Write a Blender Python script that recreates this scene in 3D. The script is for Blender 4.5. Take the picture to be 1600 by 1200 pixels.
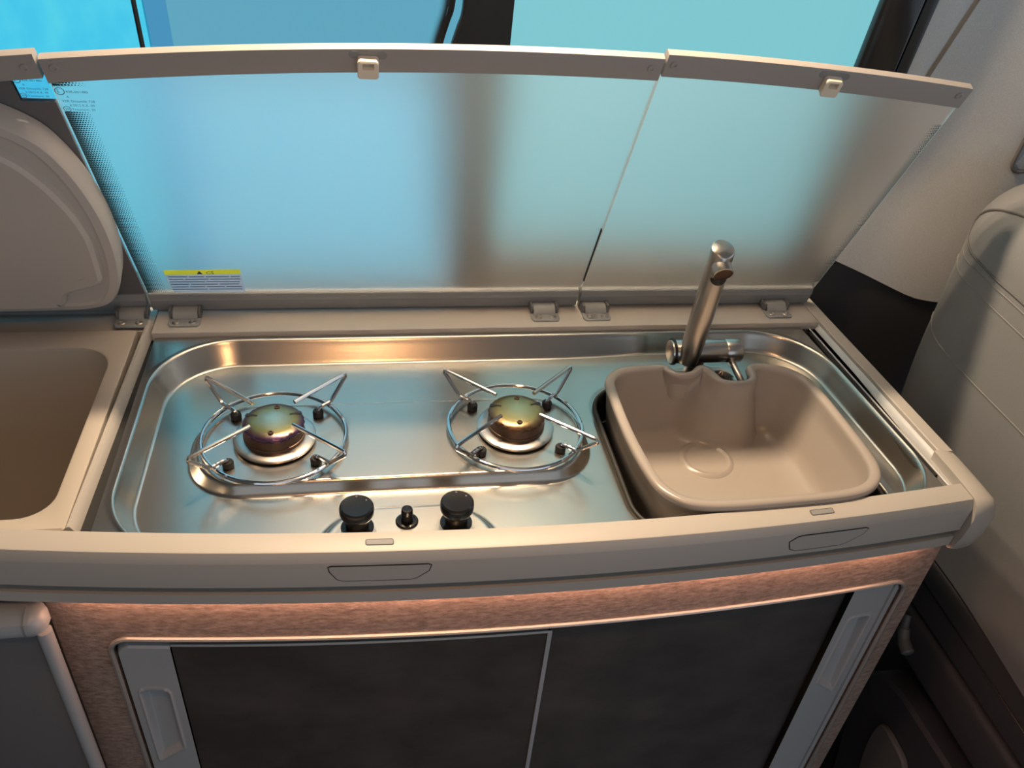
import bpy, bmesh, math, random
from mathutils import Vector, Matrix
from math import sin, cos, pi, radians as rad, sqrt, hypot, exp

S = bpy.context.scene
for o in list(bpy.data.objects): bpy.data.objects.remove(o)
COL = S.collection
ZC = 0.90                      # height of the worktop above the van floor; shapes below use z relative to it

# ------------------------------------------------------------------ camera
cd = bpy.data.cameras.new('camera'); cam = bpy.data.objects.new('camera', cd); COL.objects.link(cam)
cd.sensor_fit = 'HORIZONTAL'; cd.sensor_width = 36; cd.lens = 36*1308/1600
cd.clip_start = 0.02; cd.clip_end = 60
ax = Vector((.9845, -.1558, .0808)); ay = Vector((-.0276, -.5921, -.8054)); az = Vector((.1733, .7907, -.5872))
az.normalize(); ax = (ax - az*ax.dot(az)).normalized(); up = ax.cross(az)
M = Matrix((ax, up, -az)).transposed().to_4x4()
M.translation = (0, 0, ZC + .62)
cam.matrix_world = M
S.camera = cam

# ------------------------------------------------------------------ world, lights, exposure
w = bpy.data.worlds.new('hall_light'); S.world = w; w.use_nodes = True
bg = w.node_tree.nodes['Background']
bg.inputs[0].default_value = (.65, .74, .84, 1); bg.inputs[1].default_value = 1.0
S.view_settings.view_transform = 'Standard'; S.view_settings.look = 'None'
S.view_settings.exposure = 0.0; S.view_settings.gamma = 1; S.view_settings.use_curve_mapping = False

def area(name, loc, target, sx, sy, power, colr, spread=180):
    l = bpy.data.lights.new(name, 'AREA'); l.shape = 'RECTANGLE'; l.size = sx; l.size_y = sy
    l.energy = power; l.color = colr; l.spread = rad(spread)
    o = bpy.data.objects.new(name, l); COL.objects.link(o); o.location = loc
    d = Vector(target) - Vector(loc); o.rotation_euler = d.to_track_quat('-Z', 'Y').to_euler()
    return o
for lx, nm in ((-.06, 'rear'), (.12, 'middle'), (.30, 'front')):           # row of small warm lamps in the roof edge above the lids
    area('roof_edge_lamp_' + nm + '_offscreen', (lx, .955, ZC + .93), (lx + .01, .60, ZC), .05, .04, 6.2, (1, .73, .48), 180)
area('roof_centre_lamp_offscreen', (.02, .08, ZC + 1.01), (.05, .5, ZC), .10, .10, .75, (1, .50, .22), 90)

# ------------------------------------------------------------------ materials
def nodes(name):
    m = bpy.data.materials.new(name); m.use_nodes = True
    nt = m.node_tree; return m, nt, nt.nodes['Principled BSDF']
def pbr(name, colr, rough=.5, metal=0., spec=.5, noise=None, bump=None, aniso=0., **kw):
    m, nt, b = nodes(name); N = nt.nodes; Lk = nt.links
    b.inputs['Base Color'].default_value = (*colr, 1); b.inputs['Roughness'].default_value = rough
    b.inputs['Metallic'].default_value = metal; b.inputs['Specular IOR Level'].default_value = spec
    b.inputs['Anisotropic'].default_value = aniso
    for k, v in kw.items(): b.inputs[k].default_value = v
    if noise or bump:
        tc = N.new('ShaderNodeTexCoord')
    if noise:       # (scale xyz, colour2, lo, hi)
        sc, c2, lo, hi = noise
        mp = N.new('ShaderNodeMapping'); mp.inputs['Scale'].default_value = sc; Lk.new(tc.outputs['Object'], mp.inputs['Vector'])
        nz = N.new('ShaderNodeTexNoise'); nz.inputs['Detail'].default_value = 8; nz.inputs['Scale'].default_value = 1; nz.inputs['Roughness'].default_value = .65
        Lk.new(mp.outputs[0], nz.inputs['Vector'])
        rp = N.new('ShaderNodeValToRGB'); rp.color_ramp.elements[0].position = lo; rp.color_ramp.elements[1].position = hi
        rp.color_ramp.elements[0].color = (*colr, 1); rp.color_ramp.elements[1].color = (*c2, 1)
        Lk.new(nz.outputs['Fac'], rp.inputs[0]); Lk.new(rp.outputs[0], b.inputs['Base Color'])
    if bump:        # (scale xyz, strength, distance)
        sc, st, ds = bump
        mp = N.new('ShaderNodeMapping'); mp.inputs['Scale'].default_value = sc; Lk.new(tc.outputs['Object'], mp.inputs['Vector'])
        nz = N.new('ShaderNodeTexNoise'); nz.inputs['Detail'].default_value = 4; nz.inputs['Scale'].default_value = 1
        Lk.new(mp.outputs[0], nz.inputs['Vector'])
        bp = N.new('ShaderNodeBump'); bp.inputs['Strength'].default_value = st; bp.inputs['Distance'].default_value = ds
        Lk.new(nz.outputs['Fac'], bp.inputs['Height']); Lk.new(bp.outputs[0], b.inputs['Normal'])
    return m
def tinted(name, colr, streak=None):          # thin tinted window glass: see-through with a sharp fresnel reflection
    m, nt, b = nodes(name); N = nt.nodes; Lk = nt.links; N.remove(b)
    tr = N.new('ShaderNodeBsdfTransparent'); tr.inputs[0].default_value = (*colr, 1)
    gl = N.new('ShaderNodeBsdfGlossy'); gl.inputs['Roughness'].default_value = .02; gl.inputs[0].default_value = (.9, .9, .9, 1)
    fr = N.new('ShaderNodeFresnel'); fr.inputs[0].default_value = 1.25
    mx = N.new('ShaderNodeMixShader'); Lk.new(fr.outputs[0], mx.inputs[0]); Lk.new(tr.outputs[0], mx.inputs[1]); Lk.new(gl.outputs[0], mx.inputs[2])
    if streak:
        tc = N.new('ShaderNodeTexCoord'); mp = N.new('ShaderNodeMapping'); mp.inputs['Scale'].default_value = (40, 40, 22); mp.inputs['Rotation'].default_value = (0, .5, 0)
        nz = N.new('ShaderNodeTexNoise'); nz.inputs['Scale'].default_value = 1; nz.inputs['Detail'].default_value = 6
        rp = N.new('ShaderNodeValToRGB'); rp.color_ramp.elements[0].position = .35; rp.color_ramp.elements[1].position = .7
        rp.color_ramp.elements[0].color = (*colr, 1); rp.color_ramp.elements[1].color = (*streak, 1)
        Lk.new(tc.outputs['Object'], mp.inputs['Vector']); Lk.new(mp.outputs[0], nz.inputs['Vector']); Lk.new(nz.outputs['Fac'], rp.inputs[0]); Lk.new(rp.outputs[0], tr.inputs[0])
    Lk.new(mx.outputs[0], N['Material Output'].inputs[0]); return m
def dots(name, colr, spacing, axis_u, u0, u1, axis_v):     # printed frit: round dots that shrink from coordinate u0 to u1
    m, nt, b = nodes(name); N = nt.nodes; Lk = nt.links
    b.inputs['Base Color'].default_value = (*colr, 1); b.inputs['Roughness'].default_value = .6
    uv = N.new('ShaderNodeUVMap'); sp = N.new('ShaderNodeSeparateXYZ'); Lk.new(uv.outputs[0], sp.inputs[0])
    def mth(op, a, bb=None, cc=None):
        n = N.new('ShaderNodeMath'); n.operation = op
        for i, v in enumerate((a, bb, cc)):
            if v is None: continue
            if isinstance(v, (int, float)): n.inputs[i].default_value = v
            else: Lk.new(v, n.inputs[i])
        return n.outputs[0]
    u, v = sp.outputs[0], sp.outputs[1]          # uv in millimetres / spacing
    row = mth('MULTIPLY', mth('FLOORED_MODULO', mth('FLOOR', v), 2), .5)
    fu = mth('SUBTRACT', mth('FRACT', mth('ADD', u, row)), .5); fv = mth('SUBTRACT', mth('FRACT', v), .5)
    r = mth('SQRT', mth('ADD', mth('MULTIPLY', fu, fu), mth('MULTIPLY', fv, fv)))
    lim = mth('SUBTRACT', u0, mth('MULTIPLY', u, u1))
    fac = mth('LESS_THAN', r, lim)
    tr = N.new('ShaderNodeBsdfTransparent'); mx = N.new('ShaderNodeMixShader')
    Lk.new(fac, mx.inputs[0]); Lk.new(tr.outputs[0], mx.inputs[1]); Lk.new(b.outputs[0], mx.inputs[2])
    Lk.new(mx.outputs[0], N['Material Output'].inputs[0]); return m
def emit(name, colr, st):
    m, nt, b = nodes(name); b.inputs['Emission Color'].default_value = (*colr, 1); b.inputs['Emission Strength'].default_value = st
    b.inputs['Base Color'].default_value = (*colr, 1); return m

M_ = {}
M_['frame'] = pbr('grey_beige_plastic', (.43, .41, .38), .42, bump=((900, 900, 900), .06, .0004))
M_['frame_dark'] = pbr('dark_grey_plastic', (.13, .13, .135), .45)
M_['hinge'] = pbr('hinge_grey_plastic', (.24, .25, .255), .4)
M_['strip'] = pbr('lid_edge_strip_plastic', (.36, .34, .33), .45)
M_['silver'] = pbr('silver_plastic', (.50, .51, .52), .35, .25)
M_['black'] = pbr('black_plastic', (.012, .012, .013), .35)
M_['blackgloss'] = pbr('black_gloss_plastic', (.010, .010, .012), .16)
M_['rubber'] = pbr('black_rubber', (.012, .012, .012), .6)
M_['void'] = pbr('cabinet_inside_grey', (.15, .145, .14), .8)
M_['steel'] = pbr('brushed_steel', (.54, .52, .48), .25, 1., aniso=.35, bump=((14, 700, 60), .06, .0006))
_tn = M_['steel'].node_tree.nodes.new('ShaderNodeTangent'); _tn.direction_type = 'UV_MAP'; _tn.uv_map = 'brush'
M_['steel'].node_tree.links.new(_tn.outputs[0], M_['steel'].node_tree.nodes['Principled BSDF'].inputs['Tangent'])
M_['chrome'] = pbr('chromed_wire', (.74, .74, .76), .10, 1.)
M_['tap'] = pbr('satin_nickel', (.60, .57, .54), .28, 1.)
M_['latch'] = pbr('cream_plastic', (.80, .72, .60), .4)
M_['bowl'] = pbr('beige_plastic_bowl', (.35, .315, .285), .26)
M_['tub'] = pbr('taupe_plastic_tub', (.46, .42, .37), .45)
M_['liner'] = pbr('warm_grey_liner', (.50, .48, .46), .5)
M_['stone'] = pbr('brown_stone_laminate', (.19, .135, .11), .55, noise=((90, 90, 260), (.42, .31, .26), .36, .68), bump=((260, 260, 620), .5, .0012))
M_['darkdoor'] = pbr('dark_stone_laminate', (.045, .040, .038), .5, noise=((9, 9, 12), (.085, .074, .07), .4, .72), bump=((60, 60, 90), .12, .0008))
M_['trim'] = pbr('silver_trim', (.42, .41, .40), .35, .5)
M_['handle'] = pbr('handle_strip_grey', (.40, .415, .435), .40, .1)
M_['tablegrey'] = pbr('slate_grey_laminate', (.115, .118, .125), .5)
M_['fabric'] = pbr('light_grey_fabric', (.54, .545, .54), .9, noise=((700, 700, 700), (.66, .665, .66), .35, .65), bump=((900, 900, 900), .5, .0008))
M_['walltrim'] = pbr('grey_wall_trim', (.30, .29, .28), .7)
M_['sill'] = pbr('grey_window_sill', (.34, .33, .32), .5)
M_['wallblack'] = pbr('black_wall_plastic', (.05, .048, .05), .38)
M_['seat'] = pbr('grey_vinyl', (.22, .232, .245), .5, bump=((90, 420, 420), .25, .0008))
M_['seatside'] = pbr('dark_seat_plastic', (.055, .056, .066), .55)
M_['seatnavy'] = pbr('dark_navy_plastic', (.045, .047, .060), .5)
M_['thread'] = pbr('grey_thread', (.22, .22, .22), .7)
M_['floor'] = pbr('dark_van_floor', (.03, .03, .032), .6)
M_['ceiling'] = pbr('beige_headliner', (.36, .34, .32), .9)
M_['win1'] = tinted('cyan_window_glass', (.31, .88, 1.0), (.38, .94, 1.0))
M_['win1b'] = tinted('blue_window_glass', (.757, .88, 1.))
M_['win2'] = tinted('blue_grey_window_glass', (.43, .725, .79))
M_['win2b'] = tinted('added_bright_pane_glass', (.50, .90, .985))  # only for the pane added behind the wide lid to brighten it
M_['win3'] = tinted('teal_window_glass', (.58, .885, .875))
def film(name, colr):            # thin sticker film that lets light through from behind
    m, nt, b = nodes(name); N = nt.nodes; b.inputs['Base Color'].default_value = (*colr, 1); b.inputs['Roughness'].default_value = .5
    tl = N.new('ShaderNodeBsdfTranslucent'); tl.inputs[0].default_value = (*colr, 1); mx = N.new('ShaderNodeMixShader'); mx.inputs[0].default_value = .7
    nt.links.new(b.outputs[0], mx.inputs[1]); nt.links.new(tl.outputs[0], mx.inputs[2]); nt.links.new(mx.outputs[0], N['Material Output'].inputs[0]); return m
M_['label'] = film('pale_blue_label', (.60, .66, .80))
M_['yellow'] = film('yellow_print', (1., .88, .06))
M_['ink'] = pbr('dark_print', (.03, .05, .07), .6)
M_['inkpale'] = pbr('blue_grey_print', (.12, .20, .28), .6)
M_['greyprint'] = pbr('grey_print', (.14, .14, .15), .5)
M_['bluetip'] = pbr('blue_tip', (.03, .04, .25), .4)
M_['led'] = emit('warm_led', (1, .52, .32), 40.)
M_['stoneglow'] = M_['stone']
def glass():
    m, nt, b = nodes('frosted_lid_glass'); N = nt.nodes; Lk = nt.links
    b.inputs['Base Color'].default_value = (.98, .99, 1., 1); b.inputs['Roughness'].default_value = .52
    b.inputs['Transmission Weight'].default_value = 1.; b.inputs['IOR'].default_value = 1.38
    return m
M_['glass'] = glass()
def burner_mat(name, c_in, c_mid, c_out):
    m, nt, b = nodes(name); N = nt.nodes; Lk = nt.links
    b.inputs['Metallic'].default_value = .85; b.inputs['Roughness'].default_value = .30
    tc = N.new('ShaderNodeTexCoord'); nz = N.new('ShaderNodeTexNoise'); nz.inputs['Scale'].default_value = 60; nz.inputs['Detail'].default_value = 5
    ln = N.new('ShaderNodeVectorMath'); ln.operation = 'LENGTH'
    ml = N.new('ShaderNodeVectorMath'); ml.operation = 'MULTIPLY'; ml.inputs[1].default_value = (1, 1, 0)
    Lk.new(tc.outputs['Object'], ml.inputs[0]); Lk.new(ml.outputs[0], ln.inputs[0]); Lk.new(tc.outputs['Object'], nz.inputs['Vector'])
    ad = N.new('ShaderNodeMath'); ad.operation = 'MULTIPLY_ADD'; Lk.new(nz.outputs['Fac'], ad.inputs[0]); ad.inputs[1].default_value = .012; Lk.new(ln.outputs['Value'], ad.inputs[2])
    mr = N.new('ShaderNodeMapRange'); mr.inputs[1].default_value = .006; mr.inputs[2].default_value = .040; Lk.new(ad.outputs[0], mr.inputs[0])
    rp = N.new('ShaderNodeValToRGB'); e = rp.color_ramp.elements; e[0].position = .1; e[0].color = (*c_in, 1); e[1].position = .95; e[1].color = (*c_out, 1)
    k = e.new(.68); k.color = (*c_mid, 1)
    Lk.new(mr.outputs[0], rp.inputs[0]); Lk.new(rp.outputs[0], b.inputs['Base Color'])
    return m
M_['capL'] = burner_mat('heat_blued_cap', (.30, .42, .40), (.20, .19, .07), (.10, .06, .12))
M_['capR'] = burner_mat('olive_burner_cap', (.28, .33, .22), (.24, .22, .10), (.13, .08, .05))
M_['brass'] = pbr('burner_body_metal', (.15, .10, .075), .4, .9)

# ------------------------------------------------------------------ building helpers
ROOT = {}
class B:
    """collects geometry in worktop coordinates; f maps local points to worktop coordinates"""
    def __init__(s, f=None): s.v = []; s.fc = []; s.f = f; s.uv = None
    def P(s, p): return tuple(s.f(*p)) if s.f else tuple(p)
    def add(s, vs, fs):
        o = len(s.v); s.v += [s.P(p) for p in vs]; s.fc += [tuple(i + o for i in f) for f in fs]; return s
    def box(s, x0, x1, y0, y1, z0, z1, bev=0., seg=2):
        bm = bmesh.new(); bmesh.ops.create_cube(bm, size=1)
        for v in bm.verts: v.co = ((x0+x1)/2 + v.co.x*(x1-x0), (y0+y1)/2 + v.co.y*(y1-y0), (z0+z1)/2 + v.co.z*(z1-z0))
        if bev: bmesh.ops.bevel(bm, geom=bm.edges[:], offset=bev, segments=seg, profile=.5, affect='EDGES')
        bm.verts.index_update(); s.add([v.co[:] for v in bm.verts], [[v.index for v in f.verts] for f in bm.faces]); bm.free(); return s
    def rings(s, rs, closed=True, cap0=False, cap1=False, wrap=False):
        n = len(rs[0]); vs = [p for r in rs for p in r]; fs = []
        m = len(rs)
        for i in range(m if wrap else m-1):
            a = i*n; b = ((i+1) % m)*n
            for j in range(n if closed else n-1):
                k = (j+1) % n; fs.append((a+j, a+k, b+k, b+j))
        if cap0: fs.append(tuple(range(n-1, -1, -1)))
        if cap1: fs.append(tuple((m-1)*n + j for j in range(n)))
        return s.add(vs, fs)
    def tube(s, path, r, n=10, closed=False, caps=True):
        p = [Vector(q) for q in path]; m = len(p); T = []
        for i in range(m):
            a = p[(i-1) % m] if (closed or i) else p[i]; b = p[(i+1) % m] if (closed or i < m-1) else p[i]
            T.append((b-a).normalized())
        u = T[0].orthogonal().normalized(); rs = []
        for i in range(m):
            u = (u - T[i]*u.dot(T[i])).normalized(); v = T[i].cross(u)
            rr = r[i] if isinstance(r, (list, tuple)) else r
            rs.append([tuple(p[i] + (u*cos(2*pi*k/n) + v*sin(2*pi*k/n))*rr) for k in range(n)])
        if closed:      # twist-safe closing: parallel transport drift is negligible on flat loops
            return s.rings(rs, wrap=True)
        return s.rings(rs, cap0=caps, cap1=caps)
    def lathe(s, prof, c=(0, 0, 0), axis='z', n=32, cap0=True, cap1=True):
        rs = []
        for r, h in prof:
            ring = []
            for k in range(n):
                a = 2*pi*k/n; x, y = r*cos(a), r*sin(a)
                ring.append((c[0]+x, c[1]+y, c[2]+h) if axis == 'z' else (c[0]+h, c[1]+x, c[2]+y) if axis == 'x' else (c[0]+y, c[1]+h, c[2]+x))
            rs.append(ring)
        return s.rings(rs, cap0=cap0, cap1=cap1)
    def prism(s, outline, t0, t1, axis='t', bev=0.):     # outline in (a,b), extruded along third coordinate
        def put(a, b, t): return (a, b, t) if axis == 't' else (a, t, b) if axis == 'y' else (t, a, b)
        if bev:
            inn = offset(outline, bev)
            rs = [[put(a, b, t0) for a, b in inn], [put(a, b, t0 + bev*(1 if t1 > t0 else -1)) for a, b in outline],
                  [put(a, b, t1 - bev*(1 if t1 > t0 else -1)) for a, b in outline], [put(a, b, t1) for a, b in inn]]
        else:
            rs = [[put(a, b, t0) for a, b in outline], [put(a, b, t1) for a, b in outline]]
        return s.rings(rs, cap0=True, cap1=True)
    def grid(s, us, vs, fn, keep=None):
        nu, nv = len(us), len(vs); vt = [fn(u, v) for v in vs for u in us]; fs = []
        for j in range(nv-1):
            for i in range(nu-1):
                if keep and not keep((us[i]+us[i+1])/2, (vs[j]+vs[j+1])/2): continue
                a = j*nu+i; fs.append((a, a+1, a+nu+1, a+nu))
        return s.add(vt, fs)
    def build(s, name, mat, parent=None, base=None, ang=35):
        me = bpy.data.meshes.new(name)
        if parent is not None: b = ROOT[parent]
        elif base is not None: b = Vector(base)
        else:
            xs = [v[0] for v in s.v]; ys = [v[1] for v in s.v]; zs = [v[2] for v in s.v]
            b = Vector(((min(xs)+max(xs))/2, (min(ys)+max(ys))/2, min(zs)))
        me.from_pydata([(v[0]-b.x, v[1]-b.y, v[2]-b.z) for v in s.v], [], s.fc)
        bm = bmesh.new(); bm.from_mesh(me); bmesh.ops.remove_doubles(bm, verts=bm.verts[:], dist=1e-6)
        bmesh.ops.recalc_face_normals(bm, faces=bm.faces[:]); bm.to_mesh(me); bm.free()
        me.polygons.foreach_set('use_smooth', [True]*len(me.polygons)); me.set_sharp_from_angle(angle=rad(ang))
        me.materials.append(M_[mat] if isinstance(mat, str) else mat)
        o = bpy.data.objects.new(name, me); COL.objects.link(o)
        if parent is not None: o.parent = parent
        else: o.location = (b.x, b.y, b.z + ZC)
        ROOT[o] = b; return o
def thing(name, loc, label, cat, group=None):
    o = bpy.data.objects.new(name, None); COL.objects.link(o); o.empty_display_size = .05
    o.location = (loc[0], loc[1], loc[2] + ZC); ROOT[o] = Vector(loc); return tag(o, label, cat, group)
def tag(o, label, cat, group=None):
    o['label'] = label; o['category'] = cat
    if group: o['group'] = group
    return o
def struct(o): o['kind'] = 'structure'; return o
def lab(o, t): o['label'] = t; return o
def offset(pts, d):            # inset (d>0) a closed outline along its vertex normals
    n = len(pts); A = sum(pts[i][0]*pts[(i+1) % n][1] - pts[(i+1) % n][0]*pts[i][1] for i in range(n)); sg = 1 if A > 0 else -1; out = []
    for i in range(n):
        a, b, c = Vector(pts[i-1]), Vector(pts[i]), Vector(pts[(i+1) % n])
        e1 = (b-a); e2 = (c-b)
        if e1.length < 1e-9: e1 = e2
        if e2.length < 1e-9: e2 = e1
        e1 = e1.normalized(); e2 = e2.normalized()
        n1 = Vector((-e1.y, e1.x)); n2 = Vector((-e2.y, e2.x)); nn = (n1+n2)
        if nn.length < 1e-6: nn = n1
        nn = nn.normalized(); k = 1/max(.45, nn.dot(n1)); out.append(tuple(b + nn*d*sg*k))
    return out
def rrect(x0, x1, y0, y1, r, n=8):
    if not isinstance(r, (list, tuple)): r = (r,)*4          # corners: x1y1, x0y1, x0y0, x1y0
    out = []
    for (cx, cy, a0), q in zip(((x1, y1, 0), (x0, y1, 90), (x0, y0, 180), (x1, y0, 270)), r):
        sx = -1 if cx == x1 else 1; sy = -1 if cy == y1 else 1
        for k in range(n+1):
            a = rad(a0 + 90*k/n); out.append((cx + sx*q + q*cos(a), cy + sy*q + q*sin(a)))
    return out
def catmull(pts, k=5):
    n = len(pts); out = []
    for i in range(n):
        p0, p1, p2, p3 = (Vector(pts[(i+j-1) % n]) for j in range(4))
        for t in (q/k for q in range(k)):
            out.append(tuple(.5*((2*p1) + (-p0+p2)*t + (2*p0-5*p1+4*p2-p3)*t*t + (-p0+3*p1-3*p2+p3)*t**3)))
    return out
def catmull_open(pts, k=5):
    P = [pts[0]] + list(pts) + [pts[-1]]; out = []
    for i in range(1, len(P)-2):
        p0, p1, p2, p3 = (Vector(P[i+j-1]) for j in range(4))
        for t in (q/k for q in range(k)):
            out.append(tuple(.5*((2*p1) + (-p0+p2)*t + (2*p0-5*p1+4*p2-p3)*t*t + (-p0+3*p1-3*p2+p3)*t**3)))
    out.append(tuple(pts[-1])); return out
def lin(a, b, n): return [a + (b-a)*i/(n-1) for i in range(n)]
def ss(a, b, x):
    t = max(0., min(1., (x-a)/(b-a))); return t*t*(3-2*t)
def sdf(x, y, x0, x1, y0, y1, r):
    qx = abs(x-(x0+x1)/2) - (x1-x0)/2 + r; qy = abs(y-(y0+y1)/2) - (y1-y0)/2 + r
    return hypot(max(qx, 0), max(qy, 0)) + min(max(qx, qy), 0) - r
def yf(x): return .563 + .125*(x-.2)**2                # curved front edge of the worktop, seen from above
def copy_tree(o, parent=None, delta=None):
    c = o.copy(); COL.objects.link(c)
    if parent is not None: c.parent = parent
    if delta: c.location = Vector(o.location) + Vector(delta)
    for ch in list(o.children): copy_tree(ch, c)
    return c
def text(name, body, size, mat, parent, fn, align='LEFT'):
    """flat printed lettering: glyph outlines turned to mesh and laid on a surface by fn(u, v)"""
    cu = bpy.data.curves.new(name, 'FONT'); cu.body = body; cu.size = size; cu.align_x = align; cu.resolution_u = 2
    to = bpy.data.objects.new(name, cu); COL.objects.link(to)
    dg = bpy.context.evaluated_depsgraph_get(); me = bpy.data.meshes.new_from_object(to.evaluated_get(dg))
    b = B(lambda u, v, t: fn(u, v)); b.add([v.co[:] for v in me.vertices], [tuple(p.vertices) for p in me.polygons])
    bpy.data.objects.remove(to); bpy.data.curves.remove(cu); bpy.data.meshes.remove(me)
    return b.build(name, mat, parent)

# ================================================================== THE VAN: shell
def wy(z): return 1.105 - .14*z                         # the side wall leans inwards towards the roof
struct(B().box(-1.6, 2.2, -1.2, 1.4, -.95, -.90).build('floor', 'floor'))
struct(B().box(-1.6, 2.2, -.85, 1.2, 1.03, 1.07).build('ceiling', 'ceiling'))
b = B(); b.box(-1.6, .45, -.85, -.80, -.90, .0); b.box(-1.6, 2.2, -.85, -.80, .72, 1.03); b.box(-1.6, -.9, -.85, -.80, .0, .72)
struct(b.build('wall_front', 'walltrim'))        # unseen side opposite the kitchen; window and sliding door left open to let light in
struct(B().box(-1.65, -1.6, -.85, 1.2, -.90, 1.03).build('wall_left', 'walltrim'))
def wallmap(x, z, t): return (x, wy(z) - t, z)
wall = struct(B(wallmap).box(-1.6, 2.2, -.90, -.02, -.06, 0).build('wall_back', 'sill'))
struct(B(wallmap).box(-1.6, 2.2, .78, 1.03, -.06, 0).build('wall_upper', 'wallblack'))
# window 1 with its rubber seal and an overlapping strip of darker glass
w1 = struct(B(wallmap).box(-1.6, -.233, -.02, .78, -.010, -.006).build('window_1', 'win1'))
B(wallmap).tube([(-.2415, z, -.002) for z in (-.015, .4, .775)], .0028, 8).build('window_seal', 'black', w1)
w2 = struct(B(wallmap).box(-.236, .128, .305, .78, -.020, -.016).build('window_2', 'win2'))
B(wallmap).box(-.236, .128, -.02, .305, -.020, -.016).build('added_lower_pane', 'win2b', w2)  # unseen brighter pane, added to brighten the frosted lid before it
B(wallmap).box(-.233, -.209, -.015, .775, -.012, -.010).build('glass_overlap', 'win1b', w2)
struct(B(wallmap).box(.185, .70, -.02, .055, -.05, -.004, .004).build('trim_7', 'sill'))
w3 = struct(B(wallmap).box(.17, .70, -.02, .78, -.020, -.016).build('window_3', 'win3'))
# the black pillar between window 2 and 3 with its waisted edge, and the printed frit beside it
edge = [(.132, -.02), (.122, .20), (.113, .30), (.111, .335), (.113, .35), (.119, .372), (.124, .39), (.125, .42), (.123, .5), (.125, .78)]
pil = catmull_open(edge, 5)
struct(B(wallmap).prism(pil + [(.184, .78), (.184, -.02)], .0, .018, bev=.003).build('trim_1', 'black'))
b = B(wallmap); e2 = [(x-.006, z) for x, z in pil]; b.prism([(x-.0075, z) for x, z in e2] + [(x, z) for x, z in reversed(e2)], -.0165, -.0155); b.build('frit_edge', 'black', w2)
M_['frit2'] = dots('frit_dots', (.01, .012, .015), 1, 0, .72, .10, 0)
def uvgrid(f, us, vs, name, mat, parent, du, dv):       # grid with uv in dot units
    b = B(f); b.grid(us, vs, lambda u, v: (u, v, 0)); o = b.build(name, mat, parent)
    me = o.data; uvl = me.uv_layers.new(name='uv'); inv = {}
    for u in us:
        for v in vs:
            p = Vector(f(u, v, 0)) - ROOT[parent]; inv[(round(p.x, 5), round(p.y, 5), round(p.z, 5))] = (du(u), dv(v))
    for lp in me.loops:
        c = me.vertices[lp.vertex_index].co; uvl.data[lp.index].uv = inv.get((round(c.x, 5), round(c.y, 5), round(c.z, 5)), (0, 0))
    return o
def pilx(z):
    for (a, za), (c, zc) in zip(pil, pil[1:]):
        if za <= z <= zc: return a + (c-a)*(z-za)/(zc-za)
    return pil[-1][0]
uvgrid(lambda u, v, t: wallmap(pilx(v) - .0135 - u, v, -.0155), lin(0, .011, 6), lin(.05, .77, 60), 'frit_dots', 'frit2', w2, lambda u: u/.0018, lambda v: v/.0018)
# right-hand window frame, trim strips of the pillar
struct(B(wallmap).box(.647, .70, -.02, .78, .0, .022, .006).build('trim_2', 'blackgloss'))
struct(B(wallmap).box(.702, .722, -.02, .78, .0, .018, .006).build('trim_3', 'black'))

# light grey fabric pillar trim: a softly curved panel above a black lower panel
def pillar(x, z):
    y = wy(z) - .012 - .035*ss(.76, .98, x) + .10*ss(.93, 1.25, x) - .03*ss(.30, -.05, z)
    return y
b = B(); xs = lin(0, 1, 40)
def xbd(z): return max(.700, .765 - .20*(.38-z))
def plow(x): q = .876 - x; return -.012 + .42*(q + sqrt(q*q + .0004))/2
def strip_pts(fr, to, off):        # column of points between two slanting borders, following the curved panel
    out = []
    for k in range(25):
        z = .78*k/24
        for _ in range(4): x = fr(z) + (to(z)-fr(z))*off; z = plow(x) + (.78-plow(x))*k/24
        out.append((x, z))
    return out
for dy in (0, .02): b.rings([[(x, pillar(x, z)+dy, z) for x, z in strip_pts(lambda z: xbd(z)+.0025, lambda z: 1.5, u)] for u in [q**1.6 for q in xs]], closed=False)
struct(b.build('trim_4', 'fabric'))
b = B()
for dy in (0, 1): b.rings([[(x, pillar(x, z) + (.03 if dy else .004 - .006*sin(pi*u)), z) for x, z in strip_pts(lambda z: .692, lambda z: xbd(z)-.0025, u)] for u in lin(0, 1, 12)], closed=False)
struct(b.build('trim_5', 'fabric'))
b = B(); xs3 = lin(.66, 1.5, 40)
b.rings([[(x, pillar(x, -.55+(plow(x)-.002+.55)*k/16)+.004, -.55+(plow(x)-.002+.55)*k/16) for k in range(17)] for x in xs3], closed=False)
b.rings([[(x, pillar(x, -.55+(plow(x)-.002+.55)*k/16)+.03, -.55+(plow(x)-.002+.55)*k/16) for k in range(17)] for x in xs3], closed=False)
low = struct(b.build('trim_6', 'wallblack'))
# recessed belt guide plate in the fabric
bp = thing('belt_guide', (.945, pillar(.945, .24), .20), 'grey recessed belt guide plate set in the fabric pillar trim', 'belt guide')
gm = lambda a, z, t: (a, pillar(a, z) - t, z)
B(gm).tube([(x, z, .002) for x, z in rrect(.925, 1.02, .215, .31, .015, 6)], .003, 6, closed=True).build('guide_frame', 'frame_dark', bp)
B(gm).prism(rrect(.927, 1.018, .217, .308, .014, 6), -.001, .001).build('guide_plate', 'hinge', bp)

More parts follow.
